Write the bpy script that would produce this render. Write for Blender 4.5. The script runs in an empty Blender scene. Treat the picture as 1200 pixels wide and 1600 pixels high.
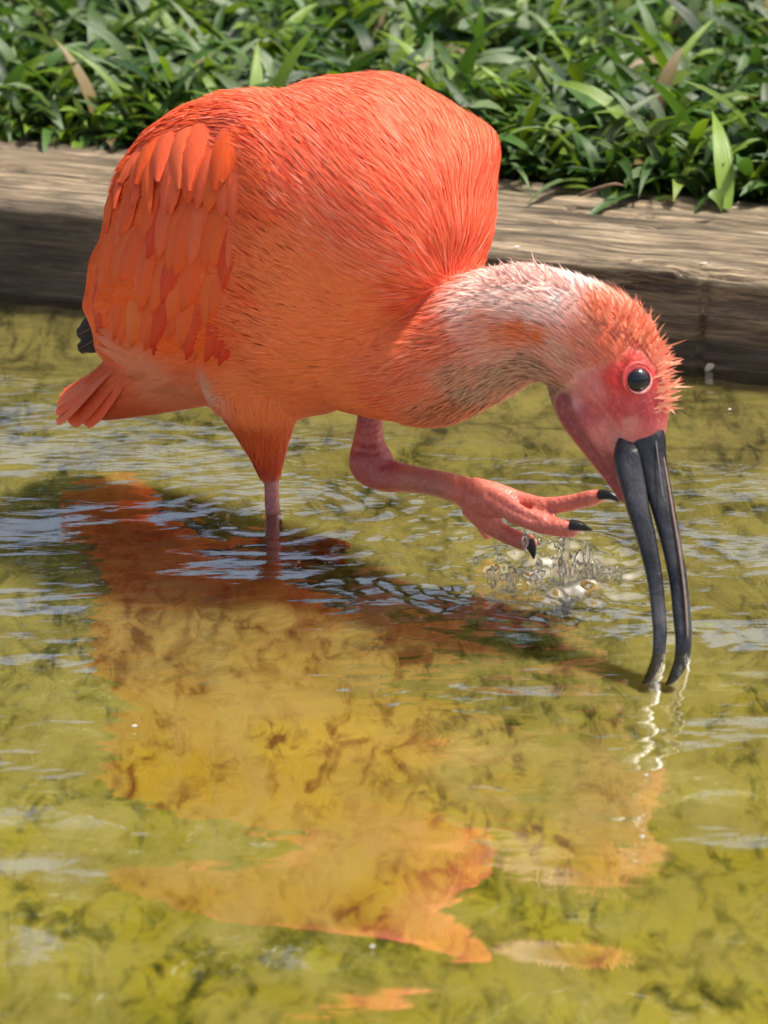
import bpy, bmesh, math, random
import numpy as np
from mathutils import Vector, Matrix, noise as mnoise
from mathutils.bvhtree import BVHTree

rng = np.random.default_rng(7)
random.seed(7)
sc = bpy.context.scene
COL = sc.collection

# ------------------------------------------------------------------ camera
PITCH = math.radians(20.0)
DIST = 2.2
FPX = 2700.0 * DIST                      # focal length in photo pixels (1200 wide)
FWD = np.array([0, math.cos(PITCH), -math.sin(PITCH)])
UPV = np.array([0, math.sin(PITCH), math.cos(PITCH)])
RGT = np.array([1.0, 0, 0])
CAM = -DIST * FWD
cd = bpy.data.cameras.new('camera')
cam = bpy.data.objects.new('camera', cd)
COL.objects.link(cam)
cam.location = CAM
cam.rotation_euler = (math.radians(90) - PITCH, 0, 0)
cd.sensor_fit = 'HORIZONTAL'
cd.sensor_width = 36.0
cd.lens = 36.0 * FPX / 1200.0
cd.clip_start = 0.05
cd.clip_end = 500
cd.dof.use_dof = True
cd.dof.focus_distance = 2.17
cd.dof.aperture_fstop = 18.0
sc.camera = cam

# ------------------------------------------------------------------ light
SUN_EL, SUN_AZ = math.radians(66), math.radians(84)     # azimuth clockwise from +y (away from the camera)
sdir = Vector((math.cos(SUN_EL) * math.sin(SUN_AZ), math.cos(SUN_EL) * math.cos(SUN_AZ), math.sin(SUN_EL)))
w = bpy.data.worlds.new('World')
sc.world = w
w.use_nodes = True
nt = w.node_tree
bg = nt.nodes['Background']
sky = nt.nodes.new('ShaderNodeTexSky')
sky.sky_type = 'NISHITA'
sky.sun_disc = False
sky.sun_elevation = SUN_EL
sky.sun_rotation = SUN_AZ
sky.air_density = 0.8
sky.ozone_density = 0.6
sky.dust_density = 6.0
nt.links.new(sky.outputs[0], bg.inputs[0])
bg.inputs[1].default_value = 0.13
sl = bpy.data.lights.new('sun', 'SUN')
sl.energy = 4.7
sl.angle = math.radians(6.0)
sl.color = (1.0, 0.955, 0.88)
so = bpy.data.objects.new('sun', sl)
COL.objects.link(so)
so.rotation_euler = sdir.to_track_quat('Z', 'Y').to_euler()
sc.view_settings.view_transform = 'Standard'
sc.view_settings.look = 'None'
sc.view_settings.gamma = 1.0
sc.view_settings.exposure = 0.5
sc.render.engine = 'CYCLES'
sc.cycles.max_bounces = 10
sc.cycles.transparent_max_bounces = 16
sc.cycles.use_denoising = True

# ------------------------------------------------------------------ helpers
def ray(px, py):
    d = FWD + RGT * ((px - 600) / FPX) + UPV * ((800 - py) / FPX)
    return d / np.linalg.norm(d)

def at_y(px, py, Y):
    d = ray(px, py)
    return CAM + d * ((Y - CAM[1]) / d[1])

def at_z(px, py, Z=0.0):
    d = ray(px, py)
    return CAM + d * ((Z - CAM[2]) / d[2])

def proj(P):
    v = np.asarray(P) - CAM
    zc = v @ FWD
    return np.stack([600 + FPX * (v @ RGT) / zc, 800 - FPX * (v @ UPV) / zc, zc], -1)

YAW = math.atan(0.81)
HEAD = np.array([math.cos(YAW), -math.sin(YAW), 0])      # the way the bird walks
LATV = np.array([-math.sin(YAW), -math.cos(YAW), 0])     # towards its right side
Y0 = -0.04
PL0 = np.array([0, Y0, 0])

def sag(px, py):                                          # a point of the bird's mid plane
    d = ray(px, py)
    return CAM + d * (((PL0 - CAM) @ LATV) / (d @ LATV))

def link_mesh(name, verts, faces, mat=None, parent=None, smooth=True):
    me = bpy.data.meshes.new(name)
    me.from_pydata([tuple(v) for v in verts], [], faces)
    me.update()
    if smooth:
        me.polygons.foreach_set('use_smooth', [True] * len(me.polygons))
    ob = bpy.data.objects.new(name, me)
    COL.objects.link(ob)
    if mat:
        me.materials.append(mat)
    if parent:
        ob.parent = parent
    return ob

def link_np(name, V, F, mat=None, parent=None, smooth=True):
    """V (n,3), F (m,4) or (m,3) numpy"""
    me = bpy.data.meshes.new(name)
    V = np.ascontiguousarray(V, dtype=np.float32)
    F = np.ascontiguousarray(F, dtype=np.int32)
    k = F.shape[1]
    me.vertices.add(len(V)); me.vertices.foreach_set('co', V.ravel())
    me.loops.add(F.size); me.loops.foreach_set('vertex_index', F.ravel())
    me.polygons.add(len(F))
    me.polygons.foreach_set('loop_start', np.arange(0, F.size, k, dtype=np.int32))
    if smooth:
        me.polygons.foreach_set('use_smooth', np.ones(len(F), dtype=bool))
    me.update(calc_edges=True)
    me.validate()
    ob = bpy.data.objects.new(name, me)
    COL.objects.link(ob)
    if mat:
        me.materials.append(mat)
    if parent:
        ob.parent = parent
    return ob

def color_attr(me, rgb, name='Col'):
    a = me.color_attributes.new(name, 'FLOAT_COLOR', 'POINT')
    arr = np.ones((len(me.vertices), 4), np.float32)
    arr[:, :3] = rgb
    a.data.foreach_set('color', arr.ravel())

def tag(o, label=None, cat=None, group=None, kind=None):
    if label: o['label'] = label
    if cat: o['category'] = cat
    if group: o['group'] = group
    if kind: o['kind'] = kind
    return o

def hash2(ix, iy, seed):
    n = (ix.astype(np.int64) * 374761393 + iy.astype(np.int64) * 668265263 + seed * 982451653) & 0xffffffff
    n = ((n ^ (n >> 13)) * 1274126177) & 0xffffffff
    n = n ^ (n >> 16)
    return (n & 0xffffff) / float(0xffffff)

def vnoise(x, y, seed=0):
    ix, iy = np.floor(x), np.floor(y)
    fx, fy = x - ix, y - iy
    fx = fx * fx * fx * (fx * (fx * 6 - 15) + 10)
    fy = fy * fy * fy * (fy * (fy * 6 - 15) + 10)
    a, b = hash2(ix, iy, seed), hash2(ix + 1, iy, seed)
    c, d = hash2(ix, iy + 1, seed), hash2(ix + 1, iy + 1, seed)
    return (a + (b - a) * fx) * (1 - fy) + (c + (d - c) * fx) * fy

def fbm(x, y, seed=0, octv=4):
    s, a, t = 0, 1.0, 0
    for k in range(octv):
        s = s + a * vnoise(x * 2 ** k, y * 2 ** k, seed + k * 17); t += a; a *= .5
    return s / t

def catmull(pts, n):
    pts = np.asarray(pts, float)
    P = np.vstack([2 * pts[0] - pts[1], pts, 2 * pts[-1] - pts[-2]])
    out = []
    for i in range(len(pts) - 1):
        p0, p1, p2, p3 = P[i:i + 4]
        for t in np.arange(n) / n:
            out.append(.5 * ((2 * p1) + (p2 - p0) * t + (2 * p0 - 5 * p1 + 4 * p2 - p3) * t * t + (3 * p1 - p0 - 3 * p2 + p3) * t ** 3))
    out.append(pts[-1])
    return np.array(out)

def loft(stations, side=None, nseg=4, nring=24, power=2.0):
    """stations rows: x y z r_up r_side -> verts, quads"""
    S = catmull(stations, nseg)
    C, ra, rb = S[:, :3], np.maximum(S[:, 3], 1e-5), np.maximum(S[:, 4], 1e-5)
    T = np.gradient(C, axis=0)
    T /= np.linalg.norm(T, axis=1)[:, None]
    s0 = np.array(LATV if side is None else side, float)
    ang = np.linspace(0, 2 * np.pi, nring, endpoint=False)
    ca, sa = np.cos(ang), np.sin(ang)
    ca = np.sign(ca) * np.abs(ca) ** (2 / power); sa = np.sign(sa) * np.abs(sa) ** (2 / power)
    V = []
    for c, t, a, b in zip(C, T, ra, rb):
        s = s0 - t * (s0 @ t); s /= np.linalg.norm(s)
        u = np.cross(t, s)
        V.append(c + u * a * ca[:, None] + s * b * sa[:, None])
    n = len(C)
    V = np.vstack(V + [C[:1], C[-1:]])
    F = []
    for i in range(n - 1):
        for j in range(nring):
            k = (j + 1) % nring
            F.append((i * nring + j, i * nring + k, (i + 1) * nring + k, (i + 1) * nring + j))
    for j in range(nring):
        k = (j + 1) % nring
        F.append((n * nring, k, j))
        F.append((n * nring + 1, (n - 1) * nring + j, (n - 1) * nring + k))
    return V, F

# ------------------------------------------------------------------ materials
class M:
    def __init__(s, name):
        s.m = bpy.data.materials.new(name); s.m.use_nodes = True
        s.t = s.m.node_tree; s.t.nodes.clear()
        s.out = s.n('OutputMaterial')
    def n(s, typ, **kw):
        nd = s.t.nodes.new('ShaderNode' + typ)
        for k, v in kw.items():
            setattr(nd, k, v)
        return nd
    def l(s, a, b):
        s.t.links.new(a, b)
    def setin(s, nd, **kw):
        for k, v in kw.items():
            nd.inputs[k.replace('_', ' ')].default_value = v
        return nd
    def coord(s, scale=(1, 1, 1), src='Object', rot=(0, 0, 0)):
        c = s.n('TexCoord'); m = s.n('Mapping')
        m.inputs['Scale'].default_value = scale; m.inputs['Rotation'].default_value = rot
        s.l(c.outputs[src], m.inputs[0]); return m.outputs[0]
    def noise(s, vec, scale, detail=4, rough=.55, dist=0):
        x = s.n('TexNoise'); s.l(vec, x.inputs['Vector'])
        x.inputs['Scale'].default_value = scale; x.inputs['Detail'].default_value = detail
        x.inputs['Roughness'].default_value = rough; x.inputs['Distortion'].default_value = dist
        return x.outputs[0]
    def ramp(s, fac, stops):
        r = s.n('ValToRGB'); s.l(fac, r.inputs[0])
        e = r.color_ramp.elements
        while len(e) < len(stops): e.new(0.5)
        for k, (p, c) in enumerate(stops):
            e[k].position = p; e[k].color = (*c, 1) if len(c) == 3 else c
        return r.outputs[0]
    def mix(s, fac, a, b, mode='MIX'):
        x = s.n('Mix', data_type='RGBA', blend_type=mode)
        for sock, v in ((x.inputs[0], fac), (x.inputs[6], a), (x.inputs[7], b)):
            if hasattr(v, 'links'): s.l(v, sock)
            else: sock.default_value = v if not isinstance(v, tuple) else (*v, 1)
        return x.outputs[2]
    def math(s, op, a, b=0.0):
        x = s.n('Math', operation=op)
        for sock, v in ((x.inputs[0], a), (x.inputs[1], b)):
            if hasattr(v, 'links'): s.l(v, sock)
            else: sock.default_value = v
        return x.outputs[0]
    def bump(s, h, strength=.3, dist=.002, normal=None):
        b = s.n('Bump'); b.inputs['Strength'].default_value = strength; b.inputs['Distance'].default_value = dist
        s.l(h, b.inputs['Height'])
        if normal: s.l(normal, b.inputs['Normal'])
        return b.outputs[0]
    def pbr(s, col=None, rough=.5, normal=None, spec=.5, **kw):
        p = s.n('BsdfPrincipled')
        if col is not None:
            if hasattr(col, 'links'): s.l(col, p.inputs['Base Color'])
            else: p.inputs['Base Color'].default_value = (*col, 1)
        if hasattr(rough, 'links'): s.l(rough, p.inputs['Roughness'])
        else: p.inputs['Roughness'].default_value = rough
        p.inputs['Specular IOR Level'].default_value = spec
        if normal: s.l(normal, p.inputs['Normal'])
        for k, v in kw.items(): p.inputs[k.replace('_', ' ')].default_value = v
        return p
    def done(s, sh):
        s.l(sh.outputs[0] if hasattr(sh, 'outputs') else sh, s.out.inputs[0]); return s.m

def mat_bed():
    m = M('pool_bed_algae')
    v = m.coord()
    big = m.noise(v, 3.2, 5, .6, .6)
    mid = m.noise(m.coord((1, .55, 1)), 14, 6, .65, 1.2)
    fine = m.noise(m.coord((1, .4, 1)), 70, 8, .7, .8)
    spk = m.noise(v, 260, 4, .7)
    base = m.ramp(big, [(.30, (.25, .215, .018)), (.45, (.43, .365, .035)), (.6, (.50, .42, .075)), (.75, (.38, .345, .04))])
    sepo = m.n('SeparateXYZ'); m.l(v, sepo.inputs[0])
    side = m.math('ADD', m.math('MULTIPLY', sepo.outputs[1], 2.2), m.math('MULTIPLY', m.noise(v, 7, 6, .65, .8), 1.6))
    sky_sheen = m.ramp(side, [(-.0, (0, 0, 0)), (.45, (1, 1, 1))])  # far bed painted tan for the pale sky the water mirrors there
    base = m.mix(m.math('MULTIPLY', sky_sheen, .75), base, m.ramp(mid, [(.3, (.17, .138, .066)), (.7, (.33, .272, .15))]))
    base = m.mix(m.ramp(mid, [(.40, (0, 0, 0)), (.62, (1, 1, 1))]), base, (.44, .375, .13))
    dark = m.ramp(fine, [(.40, (1, 1, 1)), (.53, (0, 0, 0))])
    dm = m.math('MULTIPLY', dark, m.ramp(mid, [(.38, (1, 1, 1)), (.60, (.15, .15, .15))]))
    base = m.mix(m.math('MULTIPLY', dm, .92), base, (.028, .03, .006))
    base = m.mix(m.ramp(spk, [(.62, (0, 0, 0)), (.72, (.5, .5, .5))]), base, (.28, .25, .13))
    h = m.math('ADD', m.math('MULTIPLY', mid, .8), m.math('MULTIPLY', fine, .35))
    return m.done(m.pbr(base, .9, m.bump(h, .8, .006), .2))

def mat_water():
    m = M('pool_water')
    v = m.coord((1, 1, 1))
    r1 = m.noise(m.coord((40, 120, 1), rot=(0, 0, .05)), 1.0, 3, .5, .4)
    r2 = m.noise(m.coord((90, 300, 1), rot=(0, 0, -.1)), 1.0, 2, .5, .2)
    calm = m.ramp(m.noise(v, 5, 2), [(.3, (.25, .25, .25)), (.65, (1, 1, 1))])
    h = m.math('MULTIPLY', m.math('ADD', r1, m.math('MULTIPLY', r2, .35)), calm)
    sy = m.n('SeparateXYZ'); m.l(v, sy.inputs[0])
    near = m.n('MapRange'); m.l(sy.outputs[1], near.inputs[0])
    for k_, v_ in ((1, -.55), (2, -.15), (3, .12), (4, 1.0)): near.inputs[k_].default_value = v_
    h = m.math('MULTIPLY', h, near.outputs[0])
    nrm = m.bump(h, .30, .0012)
    fr = m.n('Fresnel'); fr.inputs['IOR'].default_value = 1.5; m.l(nrm, fr.inputs['Normal'])
    fac = m.n('Math', operation='MULTIPLY_ADD', use_clamp=True); m.l(fr.outputs[0], fac.inputs[0]); fac.inputs[1].default_value = 1.2; fac.inputs[2].default_value = .31
    g = m.n('BsdfGlossy'); g.inputs['Roughness'].default_value = 0.0; m.l(nrm, g.inputs['Normal'])
    t = m.n('BsdfTransparent'); t.inputs[0].default_value = (.92, .93, .80, 1)
    x = m.n('MixShader'); m.l(fac.outputs[0], x.inputs[0]); m.l(t.outputs[0], x.inputs[1]); m.l(g.outputs[0], x.inputs[2])
    return m.done(x)

def mat_splash():
    m = M('splash_water')
    fr = m.n('Fresnel'); fr.inputs['IOR'].default_value = 1.4
    g = m.n('BsdfGlossy'); g.inputs['Roughness'].default_value = 0.02
    t = m.n('BsdfRefraction'); t.inputs['IOR'].default_value = 1.33; t.inputs['Roughness'].default_value = 0.0
    tr = m.n('BsdfTransparent')
    y = m.n('MixShader'); y.inputs[0].default_value = .45; m.l(t.outputs[0], y.inputs[1]); m.l(tr.outputs[0], y.inputs[2])
    fa = m.math('ADD', m.math('MULTIPLY', fr.outputs[0], 1.3), .06)
    x = m.n('MixShader'); m.l(fa, x.inputs[0]); m.l(y.outputs[0], x.inputs[1]); m.l(g.outputs[0], x.inputs[2])
    return m.done(x)

def mat_timber():
    m = M('weathered_timber')
    v = m.coord((5, 75, 75))
    g1 = m.noise(v, 1.0, 10, .72, 1.0)
    g2 = m.noise(m.coord((16, 330, 330)), 1.0, 8, .72, .8)
    blot = m.noise(m.coord((6, 14, 14)), 1.0, 5, .6, .5)
    col = m.ramp(g1, [(.30, (.040, .029, .018)), (.44, (.15, .11, .066)), (.56, (.28, .215, .135)), (.72, (.50, .405, .28))])
    col = m.mix(m.ramp(g2, [(.38, (.9, .9, .9)), (.52, (0, 0, 0))]), col, (.045, .035, .024))
    at = m.n('Attribute', attribute_name='Col')
    sep = m.n('SeparateColor'); m.l(at.outputs['Color'], sep.inputs[0])
    wet = m.math('MULTIPLY', sep.outputs[0], m.ramp(blot, [(.25, (.45, .45, .45)), (.6, (1, 1, 1))]))
    col = m.mix(wet, col, m.mix(m.ramp(blot, [(.45, (0, 0, 0)), (.62, (1, 1, 1))]), (.016, .014, .009), (.085, .066, .043)))
    col = m.mix(m.math('MULTIPLY', m.ramp(m.noise(m.coord((9, 30, 30)), 1, 5), [(.58, (0, 0, 0)), (.68, (1, 1, 1))]), .35), col, (.06, .075, .03))
    col = m.mix(1.0, col, m.ramp(m.noise(m.coord((10, 120, 120)), 1.0, 8, .75, 1.2), [(.36, (.35, .34, .33)), (.5, (1, 1, 1)), (.64, (1.9, 1.88, 1.85))]), 'MULTIPLY')
    h = m.math('ADD', g1, m.math('MULTIPLY', g2, .5))
    rough = m.math('SUBTRACT', .85, m.math('MULTIPLY', wet, .3))
    return m.done(m.pbr(col, rough, m.bump(h, 1.0, .004), .4))

def mat_soil():
    m = M('dark_soil')
    f = m.noise(m.coord(), 60, 8, .7)
    return m.done(m.pbr(m.ramp(f, [(.3, (.012, .016, .008)), (.7, (.04, .05, .02))]), .95, m.bump(f, .8, .01)))

def mat_leaf(name='grass_blade', rough=.42):
    m = M(name)
    at = m.n('Attribute', attribute_name='Col')
    uvn = m.n('Attribute', attribute_name='vein')
    col = m.mix(m.math('MULTIPLY', m.noise(m.coord(), 160, 3), .35), at.outputs['Color'], (.02, .05, .008))
    vein = m.math('SINE', m.math('MULTIPLY', uvn.outputs['Fac'], 40.0))
    p = m.pbr(col, rough, m.bump(vein, .25, .0006), .5)
    tl = m.n('BsdfTranslucent'); m.l(m.mix(1.0, col, (1.0, 1.0, .5), 'MULTIPLY'), tl.inputs[0])
    x = m.n('MixShader'); x.inputs[0].default_value = .38
    m.l(p.outputs[0], x.inputs[1]); m.l(tl.outputs[0], x.inputs[2])
    return m.done(x)

def mat_plumage():
    m = M('plumage_filaments')
    at = m.n('Attribute', attribute_name='Col')
    p = m.pbr(at.outputs['Color'], .6, None, .12)
    tl = m.n('BsdfTranslucent'); m.l(at.outputs['Color'], tl.inputs[0])
    x = m.n('MixShader'); x.inputs[0].default_value = .25
    m.l(p.outputs[0], x.inputs[1]); m.l(tl.outputs[0], x.inputs[2])
    return m.done(x)

def mat_feather(name, base, tipc=None):
    m = M(name)
    uv = m.n('UVMap'); sp = m.n('SeparateXYZ'); m.l(uv.outputs[0], sp.inputs[0])
    oi = m.n('ObjectInfo')
    d = m.math('ABSOLUTE', m.math('SUBTRACT', sp.outputs[0], .5))
    barb = m.math('ADD', m.math('MULTIPLY', sp.outputs[1], 60.0), m.math('MULTIPLY', d, -34.0))
    nz = m.n('TexNoise', noise_dimensions='2D'); nz.inputs['Scale'].default_value = 1.0
    cb = m.n('CombineXYZ'); m.l(m.math('MULTIPLY', sp.outputs[0], 3.0), cb.inputs[0]); m.l(barb, cb.inputs[1])
    m.l(cb.outputs[0], nz.inputs['Vector']); nz.inputs['Detail'].default_value = 3
    nz2 = m.noise(m.coord((1, 1, 1)), 120, 3)
    c = m.mix(nz.outputs[0], tuple(x * .78 for x in base), tuple(min(1, x * 1.18) for x in base))
    c = m.mix(m.math('MULTIPLY', oi.outputs['Random'], .5), c, (base[0] * .86, base[1] * .45, base[2] * .5))
    if tipc:
        c = m.mix(m.ramp(m.math('ADD', sp.outputs[1], m.math('MULTIPLY', nz2, .1)), [(.50, (0, 0, 0)), (.56, (1, 1, 1))]), c, tipc)
    shaft = m.ramp(d, [(.0, (1, 1, 1)), (.035, (0, 0, 0))])
    c = m.mix(m.math('MULTIPLY', shaft, .4), c, (.5, .2, .08) if not tipc else (.1, .09, .08))
    p = m.pbr(c, .5, m.bump(nz.outputs[0], .5, .0006), .3)
    tl = m.n('BsdfTranslucent'); m.l(c, tl.inputs[0])
    x = m.n('MixShader'); x.inputs[0].default_value = .2
    m.l(p.outputs[0], x.inputs[1]); m.l(tl.outputs[0], x.inputs[2])
    return m.done(x)

def mat_body():
    m = M('bird_skin_and_down')
    at = m.n('Attribute', attribute_name='Col'); sk = m.n('Attribute', attribute_name='skin')
    v = m.coord()
    fine = m.noise(v, 520, 3, .6)
    wr = m.noise(m.coord((1, 1, 1), rot=(.6, .3, .2)), 160, 4, .6, 1.5)
    vo = m.n('TexVoronoi'); m.l(v, vo.inputs['Vector']); vo.inputs['Scale'].default_value = 420
    h = m.math('ADD', m.math('MULTIPLY', wr, .8), m.math('MULTIPLY', vo.outputs['Distance'], .5))
    c = m.mix(m.math('MULTIPLY', m.ramp(wr, [(.4, (1, 1, 1)), (.6, (0, 0, 0))]), .35), at.outputs['Color'],
              m.mix(1.0, at.outputs['Color'], (.62, .45, .45), 'MULTIPLY'))
    c = m.mix(m.math('MULTIPLY', m.ramp(fine, [(.55, (0, 0, 0)), (.75, (1, 1, 1))]), m.math('MULTIPLY', sk.outputs['Fac'], .3)), c, (.75, .35, .33))
    p = m.pbr(c, m.math('SUBTRACT', .7, m.math('MULTIPLY', sk.outputs['Fac'], .3)), m.bump(h, .6, .0014), .45)
    p.inputs['Subsurface Weight'].default_value = .12
    p.inputs['Subsurface Radius'].default_value = (.006, .002, .001)
    p.inputs['Subsurface Scale'].default_value = 1.0
    return m.done(p)

def mat_bill():
    m = M('bill_horn')
    v = m.coord()
    a = m.noise(m.coord((3, 3, 1)), 120, 5, .65, .6); b = m.noise(v, 40, 4)
    c = m.ramp(b, [(.32, (.008, .008, .010)), (.5, (.022, .023, .027)), (.68, (.065, .062, .066))])
    r = m.ramp(a, [(.3, (.14, .14, .14)), (.7, (.36, .36, .36))])
    return m.done(m.pbr(c, r, m.bump(a, .45, .0012), .5))

def simple(name, col, rough=.5, spec=.5, nscale=None, bump=.3, bd=.002, var=.4):
    m = M(name)
    if nscale:
        f = m.noise(m.coord(), nscale, 5, .6)
        c = m.mix(f, tuple(x * (1 - var) for x in col), tuple(min(1, x * (1 + var)) for x in col))
        return m.done(m.pbr(c, rough, m.bump(f, bump, bd), spec))
    return m.done(m.pbr(col, rough, None, spec))

# ------------------------------------------------------------------ the setting
WL, WR = at_z(0, 462), at_z(1200, 592)
U = (WR - WL); U[2] = 0; U /= np.linalg.norm(U)          # along the timber
NB = np.array([-U[1], U[0], 0])                          # into the bank
if NB[1] < 0: NB = -NB
ORG = (WL + WR) / 2
def front_top(px, py):                                   # point on the plane of the timber front
    d = ray(px, py); return CAM + d * (((ORG - CAM) @ NB) / (d @ NB))
BH = float(np.mean([front_top(0, 308)[2], front_top(1200, 446)[2]]))
def bank_depth(px, py):
    return float((at_z(px, py, BH) - ORG) @ NB)
BW = float(np.mean([bank_depth(0, 188), bank_depth(1200, 338)]))
print('timber height', BH, 'width', BW, 'dir', U)

def uv_of(P):                                            # along / into-bank coordinates
    q = np.asarray(P) - ORG
    return q @ U, q @ NB

# pool bed: one sheet, fine where it is seen
def axis_grid(fine0, fine1, step, far0, far1, grow=1.35):
    a = list(np.arange(fine0, fine1 + 1e-9, step))
    s, x = step, a[-1]
    while x < far1:
        s *= grow; x = min(x + s, far1); a.append(x)
    s, x = step, a[0]; pre = []
    while x > far0:
        s *= grow; x = max(x - s, far0); pre.append(x)
    return np.array(pre[::-1] + a)

def grid_faces(nx, ny):
    i = np.arange(nx - 1)[:, None]; j = np.arange(ny - 1)[None]
    a = (i * ny + j).ravel()
    return np.stack([a, a + ny, a + ny + 1, a + 1], -1)

BED = -0.020
gx = axis_grid(-.55, .55, .006, -40, 40); gy = axis_grid(-1.1, .5, .006, -40, 60)
X, Y = np.meshgrid(gx, gy, indexing='ij')
Zb = BED + .006 * (fbm(X * 9, Y * 9, 3) - .5) + .003 * (fbm(X * 40, Y * 40, 9) - .5)
_, dB = uv_of(np.stack([X, Y, X * 0], -1))
Zb += .015 * np.exp(-(dB / .035) ** 2)                  # silt heaped against the timber
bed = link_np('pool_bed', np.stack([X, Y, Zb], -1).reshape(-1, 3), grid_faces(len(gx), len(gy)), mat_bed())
tag(bed, 'olive algae covered bed of the shallow pool', 'pool bed', kind='structure')

# water with real ripples
LEGP = at_z(425, 806); TOEP = at_z(860, 893); BILL1 = at_z(1031, 1000); BILL2 = at_z(1068, 1000)
gx = axis_grid(-.34, .34, .0022, -40, 40); gy = axis_grid(-.75, .45, .0022, -40, 60)
X, Y = np.meshgrid(gx, gy, indexing='ij')
Zw = np.zeros_like(X)
for k in range(34):                                      # short wind ripples, crests roughly across the view
    lam = .0075 * (5.0 ** rng.random()); th = math.pi / 2 + rng.normal(0, .42)
    ph = rng.random() * 6.28; kk = 2 * math.pi / lam
    env = vnoise(X * 7 + k * 3.1, Y * 9 + k * 1.7, 50 + k) ** 1.5
    Zw += (.020 / kk) * env * np.sin(kk * (X * math.cos(th) + Y * math.sin(th)) + ph + 2.5 * vnoise(X * 16, Y * 16, k))
calm = np.clip((Y + .58) / .42, .10, 1.0)                # sheltered, calmer towards the near side
Zw *= calm
for k in range(8):                                       # long lazy waves
    lam = .06 + .10 * rng.random(); th = math.pi / 2 + rng.normal(0, .35); kk = 2 * math.pi / lam
    Zw += (.016 / kk) * np.sin(kk * (X * math.cos(th) + Y * math.sin(th)) + rng.random() * 6.28 + 1.5 * vnoise(X * 6, Y * 6, 80 + k))
def ring(P, lam, amp, reach, start=.0):
    r = np.hypot(X - P[0], Y - P[1]) + .014 * (vnoise(X * 26, Y * 26, 5) - .5)
    return amp * np.cos(2 * math.pi * r / lam) * np.exp(-((r - start) / reach) ** 2)
Zw += (ring(LEGP, .017, .00018, .06, .01) + ring(TOEP, .02, .0003, .09, .03)) * (.2 + 1.3 * vnoise(X * 22, Y * 22, 99))
Zw += ring(BILL1, .011, .00016, .03) + ring(BILL2, .012, .00016, .03)
rt = np.hypot(X - TOEP[0] - .005, (Y - TOEP[1] + .004) * .8)
chop = fbm(X * 95, Y * 95, 31, 4) - .5
Zw += np.exp(-(rt / .042) ** 2) * chop * .015            # broken water where the foot strikes
for P, hgt, rad in ((LEGP, .0022, .010), (BILL1, .002, .006), (BILL2, .002, .006)):
    Zw += hgt * np.exp(-np.maximum(np.hypot(X - P[0], Y - P[1]) - .004, 0) / (rad * .45))
du, dv = uv_of(np.stack([X, Y, X * 0], -1))
Zw += .0035 * np.exp(-np.maximum(-dv, 0) / .0045) * (dv < .02)
fade = np.clip((1.5 - np.hypot(X, Y)) / .5, 0, 1)
Zw *= fade
water = link_np('water', np.stack([X, Y, Zw], -1).reshape(-1, 3), grid_faces(len(gx), len(gy)), mat_water())
tag(water, 'rippled shallow pool water mirroring the orange bird', 'water', kind='structure')

# timber edging
us = axis_grid(-.5, .5, .003, -3.0, 3.0)
prof = []
rr = .006
for z in np.linspace(-.04, BH - rr, 34): prof.append((0.0, z, 1.0))
for a in np.linspace(0, math.pi / 2, 6)[1:]: prof.append((rr - rr * math.cos(a), BH - rr + rr * math.sin(a), .35))
for y in np.linspace(rr, BW - rr, 44)[1:]: prof.append((y, BH, 0.0))
for a in np.linspace(0, math.pi / 2, 5)[1:]: prof.append((BW - rr + rr * math.sin(a), BH - rr + rr * math.cos(a), 0))
prof.append((BW, -.04, 0))
prof = np.array(prof)
V = []; Cc = []
per = np.concatenate([[0], np.cumsum(np.hypot(np.diff(prof[:, 0]), np.diff(prof[:, 1])))])
UU, PP = np.meshgrid(us, per, indexing='ij')
grain = fbm(UU * 5, PP * 150, 11, 4) - .5
lump = fbm(UU * 9, PP * 14, 21, 3) - .5
crack = np.exp(-((fbm(UU * 4, PP * 38, 41, 3) - .5) / .012) ** 2) * (vnoise(UU * 8, PP * 20, 4) > .55)
edge_d = np.abs(PP - per[38])
chips = np.exp(-(edge_d / .006) ** 2) * np.clip(fbm(UU * 26, PP * 30, 61, 3) - .5, 0, 1) * .03
disp = grain * .0034 + (fbm(UU * 22, PP * 420, 13, 3) - .5) * .0012 + lump * .005 - crack * .004 - chips
joint_u = float((front_top(1096, 500) - ORG) @ U)
disp -= .005 * np.exp(-((UU - joint_u - .0015 * np.sin(PP * 90)) / .0018) ** 2) * (PP < per[40]) * (.3 + vnoise(UU * 0, PP * 60, 7))
nx_ = np.gradient(prof[:, 0]); nz_ = np.gradient(prof[:, 1]); ln = np.hypot(nx_, nz_)
pn = np.stack([-nz_ / ln, nx_ / ln], -1)
py_ = prof[:, 0][None] + pn[:, 0][None] * disp
pz_ = prof[:, 1][None] + pn[:, 1][None] * disp
Vt = np.stack([UU, py_, pz_], -1).reshape(-1, 3)
wetn = prof[:, 2][None] * np.clip(.42 + 1.5 * (fbm(UU * 7, PP * 22, 71, 4) - .42) + .55 * np.clip((-UU - .05) * 3, 0, 1) + .5 * np.clip((.022 - prof[:, 1][None]) / .02, 0, 1), 0, 1)
timber = link_np('timber_edging', Vt, grid_faces(len(us), len(prof))[:, ::-1], mat_timber())
color_attr(timber.data, np.repeat(wetn.reshape(-1, 1), 3, 1))
timber.matrix_world = Matrix(((U[0], NB[0], 0, ORG[0]), (U[1], NB[1], 0, ORG[1]), (0, 0, 1, 0), (0, 0, 0, 1)))
tag(timber, 'weathered grey brown timber beam edging the pool below the grass', 'timber beam')

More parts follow.
